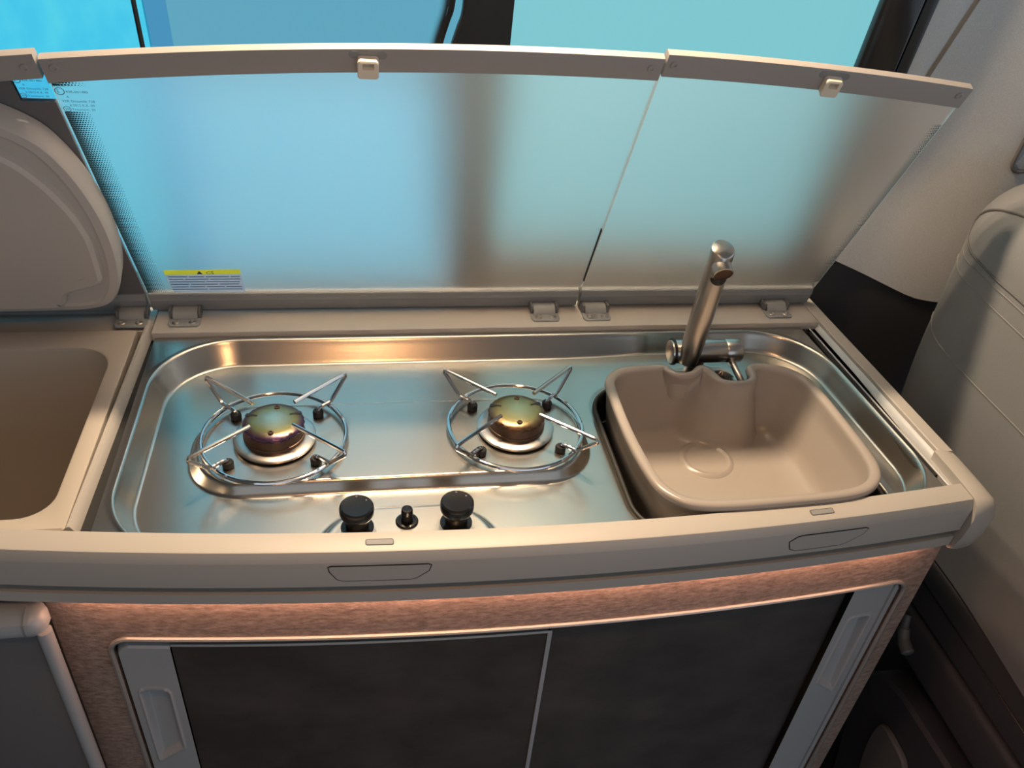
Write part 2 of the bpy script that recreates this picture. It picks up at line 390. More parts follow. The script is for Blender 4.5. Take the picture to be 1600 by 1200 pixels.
# ================================================================== KITCHEN CABINET under the worktop
ZB = -.895
cab = thing('kitchen_cabinet', (.19, .80, ZB), 'brown stone-look kitchen cabinet with two dark sliding doors and a silver trimmed opening', 'cabinet')
def cmap(off): return lambda x, z, t: (x, yf(x) + off - t, z)
hole = rrect(-.275, .662, -.72, -.150, .022, 10)
def dens(pts, d):
    out = []
    for i in range(len(pts)):
        a, c = Vector(pts[i]), Vector(pts[(i+1) % len(pts)]); n = max(1, int((c-a).length/d))
        out += [tuple(a + (c-a)*k/n) for k in range(n)]
    return out
hole = dens(hole, .02)
X0, X1, Z0, Z1 = -.325, .688, ZB, -.052
def outr(p):
    cx, cz = .19, -.43; dx, dz = p[0]-cx, p[1]-cz
    k = min((X1-cx)/dx if dx > 1e-9 else 9e9, (X0-cx)/dx if dx < -1e-9 else 9e9, (Z1-cz)/dz if dz > 1e-9 else 9e9, (Z0-cz)/dz if dz < -1e-9 else 9e9)
    return (cx+dx*k, cz+dz*k)
out0 = [outr(p) for p in hole]
for cx_, cz_ in ((X0, Z1), (X1, Z1), (X0, Z0), (X1, Z0)):
    i = min(range(len(out0)), key=lambda q: hypot(out0[q][0]-cx_, out0[q][1]-cz_)); out0[i] = (cx_, cz_)
rs = []
for k in range(7):
    t = k/6; rs.append([(h[0]+(o[0]-h[0])*t, h[1]+(o[1]-h[1])*t, 0) for h, o in zip(hole, out0)])
b = B(cmap(.016)); b.rings([[(p[0], p[1], -.012) for p in rs[0]]] + rs + [[(p[0], p[1], -.012) for p in rs[-1]]])
b.build('front_panel', 'stone', cab)
b = B(); b.box(X0, X0+.012, .64, 1.02, ZB, -.06); b.box(X1-.012, X1, .64, 1.02, ZB, -.06); b.box(X0, X1, 1.01, 1.02, ZB, -.12); b.box(X0, X1, .64, 1.02, ZB, ZB+.02)
b.build('carcass', 'void', cab)
B(cmap(.016)).tube([(x, z, .001) for x, z in hole], .0030, 8, closed=True).build('opening_trim', 'trim', cab)

def hpanel(x0, x1, z0, z1, off, hf, thick, nx, nz, shape=None):
    us, vs = lin(x0, x1, nx), lin(z0, z1, nz); b = B(cmap(off)); b.grid(us, vs, lambda u, v: (u, v, hf(u, v)), keep=shape)
    return b
def slab(x0, x1, z0, z1, off, th, n=30, bev=.0015):
    b = B(cmap(off)); xs = lin(x0, x1, n)
    prof = [(z0, -th), (z0, -bev), (z0+bev, 0), (z1-bev, 0), (z1, -bev), (z1, -th)]
    b.rings([[(x, z, t) for z, t in prof] for x in xs], cap0=True, cap1=True); return b
# left sliding door (in front)
dl = slab(-.214, .1985, -.715, -.1695, .021, .010).build('sliding_door', 'darkdoor', cab); lab(dl, 'dark stone-look sliding door that overlaps the other one')
slab(-.214, .2025, -.1695, -.1655, .0185, .012).build('door_top_edge', 'trim', dl)
slab(.1985, .2035, -.715, -.1655, .0185, .016, 3).build('door_edge_strip', 'handle', dl)
def handle_strip(x0, x1, z0, z1, off, gx0, gx1, gz0, gz1, parent, cut, rcorner, groove=None):
    def hf(x, z):
        d = sdf(x, z, gx0, gx1, gz0, gz1, .008)
        d = max(d, (gz0 + .02 + cut*(x - (gx0+gx1)/2)*.9 - z)*.75)
        lip = .0015*exp(-((d-.0012)/.0014)**2)
        e = sdf(x, z, x0-.05 if rcorner > 0 else x0, x1+.05 if rcorner < 0 else x1, z0-.1, z1, .016)
        gr = .005*exp(-((x-groove)/.0016)**4) if groove else 0
        return lip - gr - .011*ss(0., -.006, d)*(.55 + .45*ss(gz0, gz1, z)) - .012*ss(-.004, 0.0, e)
    b = hpanel(x0, x1, z0, z1, off, hf, .01, 90, 190)
    return b.build('handle_strip', 'handle', parent)
handle_strip(-.2735, -.2145, -.715, -.1640, .0175, -.259, -.2275, -.395, -.245, dl, 1, -1)
# right sliding door (behind)
dr = slab(.200, .590, -.715, -.153, .030, .010).build('sliding_door', 'darkdoor', cab); lab(dr, 'dark stone-look sliding door running behind the other one')
handle_strip(.5895, .6615, -.715, -.1555, .0185, .603, .6335, -.385, -.215, dr, -1, 1, .6490)

# ================================================================== WORKTOP FRAME
wt = thing('worktop_frame', (.19, .80, -.09), 'grey beige plastic worktop frame with curved front rail around the steel hob', 'worktop')
prof = [(.027, -.007), (.027, -.001), (.026, 0), (.002, 0), (.0006, -.0006), (-.0046, -.0100), (-.0050, -.0112), (-.0035, -.0455), (.0105, -.0465), (.0105, -.0580), (-.001, -.0588), (-.0005, -.0735), (.002, -.075), (.0145, -.075), (.0145, -.060), (.0145, -.012)]
xs = lin(-.62, .676, 70)
b = B(); b.rings([[(x, yf(x)+d, z) for d, z in prof] for x in xs], cap0=True, cap1=True); b.build('front_rail', 'frame', wt)
def xr(y): return .6865 - .045*(y-.62)               # right side rail runs slightly inwards to the back
# right side rail: top strip, bright inner step
ys = lin(.673, 1.045, 14)
b = B(); b.rings([[(xr(y)-.0005, y, -.016), (xr(y)-.0005, y, -.001), (xr(y)+.0008, y, 0), (xr(y)+.017, y, 0), (xr(y)+.021, y, -.003), (xr(y)+.023, y, -.05), (xr(y)+.004, y, -.05)] for y in ys], cap0=True, cap1=True); b.build('side_rail', 'frame', wt)
ys = lin(.614, 1.0, 14)
b = B(); b.rings([[(xr(y)-.0165, y, -.016), (xr(y)-.0165, y, -.0105), (xr(y)-.0155, y, -.0095), (xr(y)-.0140, y, -.0115), (xr(y)-.007, y, -.0115), (xr(y)-.0045, y, -.0075), (xr(y)-.0008, y, -.0055), (xr(y)-.0008, y, -.016)] for y in ys], cap0=True, cap1=True); b.build('side_channel', 'silver', wt)
# end cap: the rail profile drawn out and rounded off at the corner
def cap_ring(x, g, s):
    ctr = (.625, -.03); pr = [(.672, -.012), (.672, 0), (.64, .0006), (.612, .0006), (.5925, .0000), (.5845, -.006), (.5795, -.020), (.5815, -.050), (.587, -.073), (.592, -.078), (.62, -.078), (.672, -.05)]
    return [(x, max(ctr[0]+(y-ctr[0])*s, .5), ctr[1]+(z-ctr[1])*s - g) for y, z in pr]
b = B(); rr_ = [cap_ring(.6768, 0, .97), cap_ring(.6768, 0, 1.03), cap_ring(.680, 0, 1.055), cap_ring(.690, 0, 1.04), cap_ring(.701, .001, .99), cap_ring(.708, .003, .90), cap_ring(.7105, .004, .80)]
b.rings(rr_, cap0=True, cap1=True); cp = b.build('end_cap', 'frame', wt)
# back rail, left divider rail, black strips standing in for shade in the gap round the steel
b = B(); b.box(-.2705, .668, .967, 1.040, -.02, 0., .002); b.build('back_rail', 'frame', wt)
b = B(); b.box(-.62, -.2725, .978, 1.040, -.02, -.004, .002); b.build('cool_box_back_rail', 'frame', wt)
ys = lin(.6225, .998, 10)
b = B(); b.rings([[(x + -.02*(y-.612)*-1, y, z) for x, z in ((-.2885, -.02), (-.2885, -.001), (-.2870, .0010), (-.2840, .0012), (-.2785, -.009), (-.2785, -.02))] for y in ys], cap0=True, cap1=True); b.build('divider_rail', 'frame', wt)
B().box(-.276, .674, .60, .975, -.0245, -.0235).build('gap_shade_strip', 'rubber', wt) if 0 else None
b = B(); b.box(-.2785, -.2640, .628, .9665, -.0165, -.0115); b.box(.6500, .6690, .645, .9665, -.0165, -.0115); b.box(-.2740, .6640, .9585, .9665, -.0165, -.0115); b.build('gap_shade_strip', 'rubber', wt)
# catch plates on the rail and latch recess covers on its face
for x0, x1 in ((-.003, .0235), (.473, .500)):
    xm = (x0+x1)/2
    b = B(); b.prism([(x, y+yf(xm)+.0125 + (.25*(xm-.2))*(x-xm)) for x, y in rrect(x0, x1, -.0035, .0035, .0016, 4)], -.001, .0007, bev=.0004); cpl = b.build('catch_plate', 'hinge', wt)
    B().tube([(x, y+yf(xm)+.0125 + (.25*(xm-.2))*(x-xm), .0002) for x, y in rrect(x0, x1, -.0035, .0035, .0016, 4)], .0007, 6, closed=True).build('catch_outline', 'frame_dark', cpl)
for x0, x1, fl in ((-.040, .060, 1), (.446, .541, -1)):
    f = lambda x, z, t: (x, yf(x) - .0049 + .0437*(-.0112-z) - t + .0004, z)
    if fl > 0: ol = [(x0, -.0155), (x0+.003, -.0140), (x1-.003, -.0140), (x1, -.0155), (x1-.002, -.024), (x1-.014, -.0345), (x1-.020, -.0365), (x0+.014, -.0365), (x0+.008, -.034), (x0+.001, -.022)]
    else: ol = [(x0, -.0230), (x0+.008, -.0160), (x0+.014, -.0145), (x1-.004, -.0145), (x1, -.0160), (x1-.004, -.025), (x1-.022, -.0365), (x1-.030, -.0385), (x0+.012, -.0385), (x0+.004, -.0345)]
    ol = dens(ol, .006)
    lp = B(f).prism(ol, -.0010, .0012, bev=.0005).build('latch_cover', 'frame', wt)
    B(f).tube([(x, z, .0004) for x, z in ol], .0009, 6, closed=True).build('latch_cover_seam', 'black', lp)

# LED strip tucked under the rail
led = thing('led_strip', (.19, .575, -.080), 'warm glowing light strip tucked under the curved front rail', 'light strip')
b = B(); b.rings([[(x, yf(x)+d, z) for d, z in ((.004, -.0762), (.009, -.0762), (.009, -.0752), (.004, -.0752))] for x in lin(-.300, .655, 60)], cap0=True, cap1=True); b.build('diffuser', 'led', led)

# ================================================================== STEEL HOB AND SINK TOP
hob = thing('steel_hob', (.19, .78, -.05), 'brushed stainless steel hob top with recessed pan and two gas burners', 'hob')
FZ = -.024; FLOOR = -.0335
def bowl_sd(x, y): return min(sdf(x, y, .292, .602, .594, .868, .055), sdf(x, y, .400, .512, .80, .900, .018))
def ramp(t, e=.16):
    if t <= 0: return 0.
    if t >= 1: return 1.
    if t < e: return t*t/(2*e)/(1-e)
    if t > 1-e: return 1 - (1-t)**2/(2*e)/(1-e)
    return (t - e/2)/(1-e)
def hsteel(x, y):
    d1 = sdf(x, y, -.2575, .650, .586, .9585, .098); d2 = sdf(x, y, -.2405, .634, .60, .934 + .008*ss(.25, .45, x), .085)
    z = -.0075
    if d1 < 0:
        a = -d1; bb = max(d2, 0); t = a/(a+bb+1e-9); z += (FLOOR + .0075)*ramp(t)
        pf = sdf(x, y, -.192, .262, .690, .836, .060)
        z += (FZ + .0042 - FLOOR)*ramp(min(max((.0045-pf)/.011, 0), 1))*ss(.2, .9, t)
        dd = sdf(x, y, -.052, .134, .50, .656, .062)
        z += .0115*ramp(min(max((.005-dd)/.012, 0), 1))*ss(.2, 1., t)
    z += .0012*exp(-(d1/.0035)**2)
    s = bowl_sd(x, y)
    if s < .008: z -= .0015*ss(.008, .002, s)
    if s < 0: z -= .05*ss(0, -.004, s)
    return z
us = lin(-.2665, .6505, 540); vs = lin(.588, .9655, 225)
def pl(u, v):
    y = max(v, yf(u) + .006); sk = .012*max(0., (u-.2)/.45)*(.78-v)/.19
    return (u + sk, y, hsteel(u, y))
b = B(); b.grid(us, vs, pl, keep=lambda u, v: bowl_sd(u, v) > -.006); st_ = b.build('steel_top', 'steel', hob, ang=180)
uvl = st_.data.uv_layers.new(name='brush'); co = st_.data.vertices
for lp in st_.data.loops: c_ = co[lp.vertex_index].co; uvl.data[lp.index].uv = (c_.y, c_.x)      # brushed from side to side
# rubber seal round the sink cut-out
sk = rrect(.292, .602, .594, .868, .055, 12)
b = B(); b.tube([(x, y, hsteel(x, y)+.0008 if y > .62 else FLOOR) for x, y in sk], .0028, 8, closed=True); b.build('cutout_seal', 'rubber', hob)
# burners
def burner(cx, cy, capmat, label):
    z0 = FZ + .0042
    bb = B(); bb.lathe([(.030, .000), (.0445, .0005), (.0455, .002), (.0465, .0055), (.0460, .0068), (.0435, .0075), (.036, .0080), (.033, .0105), (.0325, .022), (.0315, .0225), (.010, .0225)], (0, 0, 0), n=48)
    base = bpy.data.objects.new('burner', None); COL.objects.link(base); base.parent = hob; base.location = Vector((cx, cy, z0)) - ROOT[hob]; ROOT[base] = Vector((0, 0, 0)); base['label'] = label
    fl = B().lathe([(.030, 0.0015), (.0445, .002), (.0462, .0045), (.0462, .0062), (.0440, .0075), (.034, .0082)], n=48).build('burner_flange', 'tap', base)
    B().lathe([(.0345, .006), (.0345, .012), (.0335, .0125), (.0335, .0235), (.0325, .0245)], n=48).build('burner_body', 'brass', base)
    # cap with toothed rim
    n = 96; rs = []
    for r, h, tooth in ((.030, .0215, 0), (.0338, .0225, 1), (.0346, .0245, 1), (.0340, .0265, .4), (.0315, .0285, 0), (.024, .0305, 0), (.016, .0310, 0), (.012, .0315, 0), (.004, .0318, 0)):
        rs.append([((r - (.0007*tooth if (k//2) % 2 else 0))*cos(2*pi*k/n), (r - (.0007*tooth if (k//2) % 2 else 0))*sin(2*pi*k/n), h) for k in range(n)])
    cp = B().rings(rs, cap0=True, cap1=True).build('burner_cap', capmat, base)
    for a, r in ((82, .022), (268, .024)):
        B().lathe([(.0032, .0295), (.0032, .0318), (.0026, .0326), (.0016, .0326), (.0013, .0314), (.0003, .0314)], (r*cos(rad(a)), r*sin(rad(a)), -.0004), n=14).build('rivet', 'brass', cp)
    for a in (158, 24):
        u = Vector((cos(rad(a)), sin(rad(a)))); v = Vector((-u.y, u.x)); q = []
        b = B(); ol = [(u*r + v*s) for r, s in ((.0195, -.001), (.0335, -.0028), (.0335, .0028), (.0195, .001))]
        b.rings([[(p.x, p.y, .0288) for p in ol], [(p.x, p.y, .0312 if p.length < .025 else .0290) for p in ol]], cap0=True, cap1=True); b.build('flame_slot', 'black', cp)
    return base
CL, CR = (-.103, .766), (.178, .769)
burner(*CL, 'capL', 'burner with heat-blued domed cap beside the cool box')
burner(*CR, 'capR', 'burner with olive tinted cap beside the sink')
# control knobs and igniter button
def knob(x, y, label):
    z = hsteel(x, y) - .0005
    o = bpy.data.objects.new('control_knob', None); COL.objects.link(o); o.parent = hob; o.location = Vector((x, y, z)) - ROOT[hob]; ROOT[o] = Vector((0, 0, 0)); o['label'] = label
    B().lathe([(.0165, 0), (.0170, .0010), (.0165, .0018), (.0130, .0022)], n=36).build('knob_collar', 'blackgloss', o)
    B().lathe([(.0120, .0), (.0118, .010), (.0128, .016), (.0132, .020)], n=36).build('knob_stem', 'blackgloss', o)
    hd = B().lathe([(.0128, .0185), (.0168, .0195), (.0176, .0215), (.0178, .0270), (.0172, .0300), (.0155, .0316), (.012, .0312), (.004, .0309)], n=44).build('knob_head', 'blackgloss', o)
    for a, r in ((90, .013), (35, .0120)):
        B().lathe([(.0011, .0312), (.0009, .0318), (.0002, .0318)], (r*cos(rad(a)), r*sin(rad(a)), 0), n=8).build('knob_mark', 'greyprint', hd)
knob(-.0115, .6235, 'black knob nearest the cool box'); knob(.0912, .6225, 'black knob nearest the sink')
ig = bpy.data.objects.new('igniter_button', None); COL.objects.link(ig); ig.parent = hob; ig.location = Vector((.0398, .6275, hsteel(.0398, .6275)-.0003)) - ROOT[hob]; ROOT[ig] = Vector((0, 0, 0)); ig['label'] = 'small black igniter button between the two knobs'
B().lathe([(.0118, 0), (.0120, .0012), (.0108, .0026), (.0085, .003), (.0080, .0022), (.0068, .0022)], n=28).build('button_collar', 'blackgloss', ig)
B().lathe([(.0064, .001), (.0060, .0175), (.0054, .0188), (.0038, .0190), (.0034, .0184), (.0008, .0184)], n=24).build('button_pin', 'blackgloss', ig)

# wire pan supports (lift off the hob): ring, four bent prongs, four rubber feet
def pan_support(c, label):
    t = thing('pan_support', (c[0], c[1], FZ+.004), label, 'pan support', 'chromed wire pan supports over the burners')
    R_, zr = .0805, .0072
    loc = lambda p: (c[0]+p[0], c[1]+p[1], FZ + .004 + p[2])
    b = B(); b.tube([loc((R_*cos(2*pi*k/72), R_*sin(2*pi*k/72), zr)) for k in range(72)], .0026, 10, closed=True); b.build('support_ring', 'chrome', t)
    for q in range(4):
        a = rad((42, 138, 222, 318)[q]); u = Vector((cos(a), sin(a)))
        pp = [(.062, .0030), (.064, .0095), (.070, .0115), (.0805, .0115), (.0870, .0145), (.1045, .0325), (.1075, .0360), (.1068, .0390), (.1025, .0400), (.070, .0395), (.031, .0385)]
        pth = catmull_open([(u.x*r, u.y*r, h) for r, h in pp], 4)
        b = B(); b.tube([loc(p) for p in pth], .0025, 8); b.build('prong', 'chrome', t)
        f = u*.0635
        b = B(); b.lathe([(.0050, 0), (.0062, .001), (.0064, .0065), (.0055, .0082), (.002, .0085)], loc((f.x, f.y, 0)), n=18); b.build('rubber_foot', 'rubber', t)
    return t
p1 = pan_support(CL, 'chromed wire pan support around the heat-blued burner beside the cool box')
p2 = copy_tree(p1, None, (CR[0]-CL[0], CR[1]-CL[1], 0)); p2['label'] = 'chromed wire pan support around the olive burner beside the sink'

# ================================================================== SINK BOWL (loose plastic insert)
bowl_c = [(.3005, .815), (.3040, .8330), (.3160, .8480), (.3350, .8575), (.3620, .8605), (.3880, .8605), (.3960, .8560), (.4010, .8450), (.4120, .8420), (.4230, .8440), (.4330, .8540), (.4430, .8570), (.4520, .8500), (.4570, .8340), (.4620, .8235), (.4760, .8205), (.4900, .8215), (.4990, .8280), (.5010, .8400), (.5050, .8520), (.5180, .8580), (.5400, .8545), (.5620, .8440), (.5790, .8220), (.5855, .7900), (.5880, .7350), (.5890, .6800), (.5860, .6450), (.5730, .6210), (.5480, .6050), (.5100, .5985), (.4500, .5955), (.3900, .5940), (.3560, .5965), (.3330, .6040), (.3150, .6220), (.3060, .6480), (.2995, .7050), (.2985, .7650)]
bc = catmull(bowl_c, 5)
low_c = list(bowl_c); low_c[5:15] = [(.3880, .8605), (.3960, .8600), (.4010, .8592), (.4120, .8575), (.4230, .8535), (.4330, .8470), (.4420, .8390), (.4500, .8315), (.4560, .8265), (.4630, .8225)]
bl = catmull(low_c, 5)
def notch_smooth(pts, d, it):      # inset then relax, so deep insets stay clean
    p = offset(pts, d)
    for _ in range(it):
        n = len(p); p = [((p[i-1][0]+2*p[i][0]+p[(i+1) % n][0])/4, (p[i-1][1]+2*p[i][1]+p[(i+1) % n][1])/4) for i in range(n)]
    return p
r1 = notch_smooth(bc, .0045, 2); r2 = notch_smooth(bc, .0105, 4); r3 = notch_smooth(bl, .0140, 9); r4 = notch_smooth(r3, .006, 8); r5 = notch_smooth(r4, .007, 10); r6 = notch_smooth(r5, .006, 16); r7 = notch_smooth(r6, .008, 24)
RZ = .008
sink = thing('sink_bowl', (.445, .72, -.10), 'beige plastic sink bowl insert with a scooped back edge around the tap', 'sink bowl')
mixr = lambda a, c, k: [(p[0]*(1-k)+q[0]*k, p[1]*(1-k)+q[1]*k) for p, q in zip(a, c)]
r2i = notch_smooth(r2, .0016, 4)
lv = [(r5, -.092), (r3, -.090), (notch_smooth(bc, .006, 3), -.03), (notch_smooth(bc, .003, 1), RZ-.010), (bc, RZ-.0085), (bc, RZ-.003), (offset(bc, .0012), RZ-.0008), (r1, RZ), (r2, RZ-.0006), (r2i, RZ-.0035), (mixr(r2i, r3, .15), RZ-.007), (mixr(r2i, r3, .4), -.006), (mixr(r2i, r3, .7), -.014), (mixr(r3, r4, .2), -.022), (r4, -.036), (r5, -.062), (r6, -.076), (r7, -.0815)]
b = B(); b.rings([[(x, y, z) for x, y in r] for r, z in lv], cap0=False)
cx, cy = .455, .715
fl = [[(cx+(x-cx)*k, cy+(y-cy)*k - (.02*(1-k) if 0 else 0), -.0815 - .0015*(1-k)) for x, y in r7] for k in (1, .75, .5, .25, .02)]
b.rings(fl, cap1=True); b.build('bowl_shell', 'bowl', sink, ang=75)
b = B(); b.lathe([(.038, -.003), (.0345, .0008), (.031, .0018), (.0285, .0008), (.0255, -.0012), (.018, -.0016), (.002, -.0018)], (.437, .768, -.0812), n=40, cap0=False); b.build('drain_recess', 'bowl', sink)

# ================================================================== TAP
tap = thing('tap', (.455, .893, -.03), 'satin metal folding tap raised behind the beige sink bowl', 'tap')
TY, TZ = .893, .004
b = B(); b.lathe([(.0125, -.040), (.0125, -.005)], (.455, TY+.010, TZ), n=24); b.build('tap_foot', 'tap', tap)
b = B(); b.lathe([(.002, .0), (.0130, .0003), (.0156, .0015), (.0162, .004), (.0162, .0785), (.0156, .0795)], (.4085, TY, TZ), 'x', 36); bd = b.build('tap_body', 'tap', tap)
b = B(); b.lathe([(.0158, .0795), (.0164, .0805), (.0164, .1010), (.0150, .1030), (.002, .1034)], (.4085, TY, TZ), 'x', 36); b.build('lever_sleeve', 'tap', tap)
b = B(); b.lathe([(.0160, 0), (.0182, .0002), (.0184, .0034), (.0160, .004)], (.4120, TY+.001, TZ-.0005), 'x', 36, False, False); b.build('end_shadow_ring', 'rubber', tap)  # black ring put in for the shadowed gap behind the tap end
# spout: round tube with slanted flat end
A0 = Vector((.4330, TY-.0125, TZ-.001)); A1 = Vector((.4350, .8640, .178)); ad = (A1-A0).normalized()
ux = Vector((1, 0, 0)); ux = (ux - ad*ux.dot(ad)).normalized(); uy = ad.cross(ux)      # uy points away from viewer or towards
if uy.y > 0: uy = -uy
def sp(r, h, k, tilt=0.): q = A0 + ad*(h + tilt*r*sin(k)) + ux*(r*cos(k)) + uy*(r*sin(k)); return tuple(q)
Ln = (A1-A0).length; n = 36; rs = []
for r, h, tl in ((.0135, -.006, 0), (.0140, .002, 0), (.0148, .012, 0), (.0150, Ln-.020, 0), (.0150, Ln-.006, -.25), (.0146, Ln-.004, -.3), (.0125, Ln-.0025, -.3), (.002, Ln-.002, -.3)):
    rs.append([sp(r, h, 2*pi*k/n, tl) for k in range(n)])
b = B(); b.rings(rs, cap0=True, cap1=True); spt = b.build('spout', 'tap', tap)
nd = (uy*.93 - ad*.36).normalized(); n0 = A0 + ad*(Ln-.0215) + uy*.004; nu = ux; nv = nd.cross(nu)
b = B(); b.rings([[tuple(n0 + nd*h + (nu*cos(2*pi*k/28) + nv*sin(2*pi*k/28))*r) for k in range(28)] for r, h in ((.0125, 0), (.0128, .0160), (.0124, .0175), (.0112, .0179))], cap0=True, cap1=False); nz_ = b.build('nozzle', 'tap', tap)
b = B(); b.rings([[tuple(n0 + nd*h + (nu*cos(2*pi*k/28) + nv*sin(2*pi*k/28))*r) for k in range(28)] for r, h in ((.0114, .0150), (.0114, .0172), (.001, .0175))], cap0=True, cap1=True); b.build('aerator', 'brass', nz_)
n1 = A0 + ad*(Ln-.0385) + uy*.0136
def ins(u, v, t): x = .0115*u; return tuple(n1 + uy*(t - x*x/.030*1.05) + ux*x - ad*(v*.0088*sqrt(max(0, 1-u*u))))
b = B(); b.grid(lin(-1, 1, 17), lin(0, 1, 5), lambda u, v: ins(u, v, .0026)); b.grid(lin(-1, 1, 17), lin(0, 1, 5), lambda u, v: ins(u, v, -.003)); b.build('dark_insert', 'black', spt)
# lever
b = B(); l0 = Vector((.4965, TY-.010, TZ-.009)); l1 = Vector((.4990, .8385, -.014))
b.tube([l0, l0+(l1-l0)*.08, l1-(l1-l0)*.02, l1], [.0038, .0046, .0046, .0040], 18); lv_ = b.build('lever', 'tap', tap)
b = B(); dl_ = (l1-l0).normalized(); b.tube([l1-dl_*.001, l1+dl_*.002], [.0047, .0036], 18); b.build('lever_tip', 'bluetip', lv_)

# ================================================================== GLASS LIDS
YH = 1.0227
def lmap(ang):
    a = rad(ang); u = Vector((0, cos(a), sin(a))); m = Vector((0, -sin(a), cos(a)))
    return lambda x, s, t: tuple(Vector((x, YH, 0)) + u*s + m*t)
LA = lmap(112.5)
def stop(x): return .4297 - .125*(x-.2)**2
def lid(name, label, f, x0b, x1b, x0t, x1t, ds, panel, panelname):
    t = thing(name, f((x0b+x1b)/2, 0, 0), label, 'lid')
    def xe(q, s): return (x0b + (x0t-x0b)*s/.4)*(1-q) + (x1b + (x1t-x1b)*s/.4)*q
    n = 40
    # pane
    th = .005
    def pane(tt): return [[(xe(i/(n-1), .028 + (stop(xe(i/(n-1), .39)) + ds - .020 - .028)*k/6), .028 + (stop(xe(i/(n-1), .39)) + ds - .020 - .028)*k/6, tt) for i in range(n)] for k in range(7)]
    b = B(f); p0 = pane(-.003); p1_ = pane(-.003-th)
    loop = lambda g: [g[0][i] for i in range(n)] + [g[k][n-1] for k in range(1, 7)] + [g[6][i] for i in range(n-2, -1, -1)] + [g[k][0] for k in range(5, 0, -1)]
    b.rings(p0, closed=False); b.rings(p1_, closed=False); b.rings([loop(p0), loop(p1_)])
    if panel != 'glass':        # opaque panel, cut away at one corner where the clear approval window sits
        top = [(xe(q, .39), stop(xe(q, .39)) + ds - .020) for q in lin(0, 1, n) if xe(q, .39) < -.3285]
        b = B(f); b.prism([(xe(0, .03), .028), (xe(1, .03), .028), (xe(1, .346), .346), (-.3255, .346), (-.3285, .385)] + top[::-1], -.003-th, -.003)
    pn = b.build(panelname, panel, t)
    # edge strip along the curved front edge (now on top)
    b = B(f); rs = []
    for i in range(n):
        q = i/(n-1); x = xe(q, .41); st = stop(x) + ds
        rs.append([(xe(q, st+o), st+o, tt) for o, tt in ((-.0275, -.0005), (-.0272, .0008), (-.0022, .0008), (-.0004, .0), (0, -.003), (0, -.0085), (-.002, -.011), (-.0275, -.011))])
    b.rings(rs, cap0=True, cap1=True); es = b.build('edge_strip', 'strip', t)
    # hinge-side rail
    b = B(f); rs = [[(x, s, tt) for s, tt in ((.004, -.010), (.004, .001), (.006, .003), (.022, .003), (.0245, .0018), (.0262, .003), (.0275, .0018), (.0310, .0008), (.034, -.001), (.034, -.010))] for x in (xe(0, .02)+.001, xe(1, .02)-.001)]
    b.rings(rs, cap0=True, cap1=True); b.build('hinge_rail', 'hinge', t)
    b = B(f); b.tube([(xe(0, 0)+.004, -.0025, -.001), (xe(1, 0)-.004, -.0025, -.001)], .0036, 10); b.build('hinge_rod', 'hinge', t)
    return t, xe, pn, es
def screw(b_f, x, s, t, parent, m='hinge'):
    B(lambda a, c, d: b_f(x+a, s+c, t+d)).lathe([(.0042, -.001), (.0044, .0006), (.0036, .0014), (.0022, .0014), (.0018, .0006), (.0006, .0006)], n=14).build('screw', m, parent)
def latch(f, x, s, parent, slope=0.):
    rec = B(f).prism([(x+a, s+c+slope*a) for a, c in rrect(-.0185, .0185, -.0045, .0045, .0042, 6)], -.001, .0012, bev=.0004).build('latch', 'hinge', parent)
    out = rrect(-.0105, .0105, -.0215, -.0005, .0035, 5); inn = rrect(-.0055, .0058, -.0095, -.0025, .0006, 5)
    g = lambda a, c, d: f(x+a, s+c+slope*a-d*.25, .0012+d)
    b = B(g); T = .0075
    b.rings([[(p, q, T) for p, q in inn], [(p, q, T) for p, q in offset(out, .001)], [(p, q, T-.001) for p, q in out], [(p, q, 0) for p, q in out], [(p, q, 0) for p, q in inn], [(p, q, T) for p, q in inn]])
    b.build('latch_hook', 'latch', rec)
    B(g).prism(inn, .0, .0012).build('latch_pocket', 'latch', rec)
def hinge(x, parent):
    # plate screwed to the back rail, knuckle block and two cheeks round the rod
    pl_ = B().prism([(x-.020, 1.004), (x-.0205, .986), (x-.018, .9805), (x-.016, .9795), (x+.016, .9795), (x+.018, .9805), (x+.0205, .986), (x+.020, 1.004)], -.0005, .0025, bev=.0008).build('hinge', 'hinge', parent)
    B().rings([[(x+dx, y, z) for y, z in ((.9965, .002), (.9960, .0030), (.9985, .0075), (1.005, .0120), (1.014, .0120), (1.018, .006), (1.018, .001))] for dx in (-.0155, .0155)], cap0=True, cap1=True).build('knuckle', 'hinge', pl_)
    for s_ in (-1, 1):
        B().box(x+s_*.0180-.002, x+s_*.0180+.002, .9985, 1.018, .0015, .0140, .0012).build('cheek', 'frame_dark', pl_)
        B().lathe([(.0046, .0020), (.0048, .0032), (.0040, .0040), (.0026, .0040), (.0020, .0030), (.0006, .0030)], (x+s_*.0105, .9880, 0), n=14).build('screw', 'tap', pl_)
    return pl_

big, xeb, pnb, esb = lid('glass_lid', 'wide frosted glass lid hinged up behind the two burners', LA, -.2755, .3060, -.2935, .3150, 0., 'glass', 'glass_pane')
latch(LA, .0120, .4185, big)
screw(LA, -.2815, .3905, .0008, big, 'strip'); screw(LA, .3035, .4160, .0008, big, 'strip')
hinge(-.232, big); hinge(.2555, big)
small, xes, pns, ess = lid('glass_lid', 'narrower frosted glass lid hinged up behind the sink', LA, .3085, .6690, .3175, .6890, .0055, 'glass', 'glass_pane')
latch(LA, .512, .4160, small, -.08)
screw(LA, .3270, .4215, .0008, small, 'strip'); screw(LA, .6770, .3955, .0008, small, 'strip')
hinge(.3310, small); hinge(.6115, small)
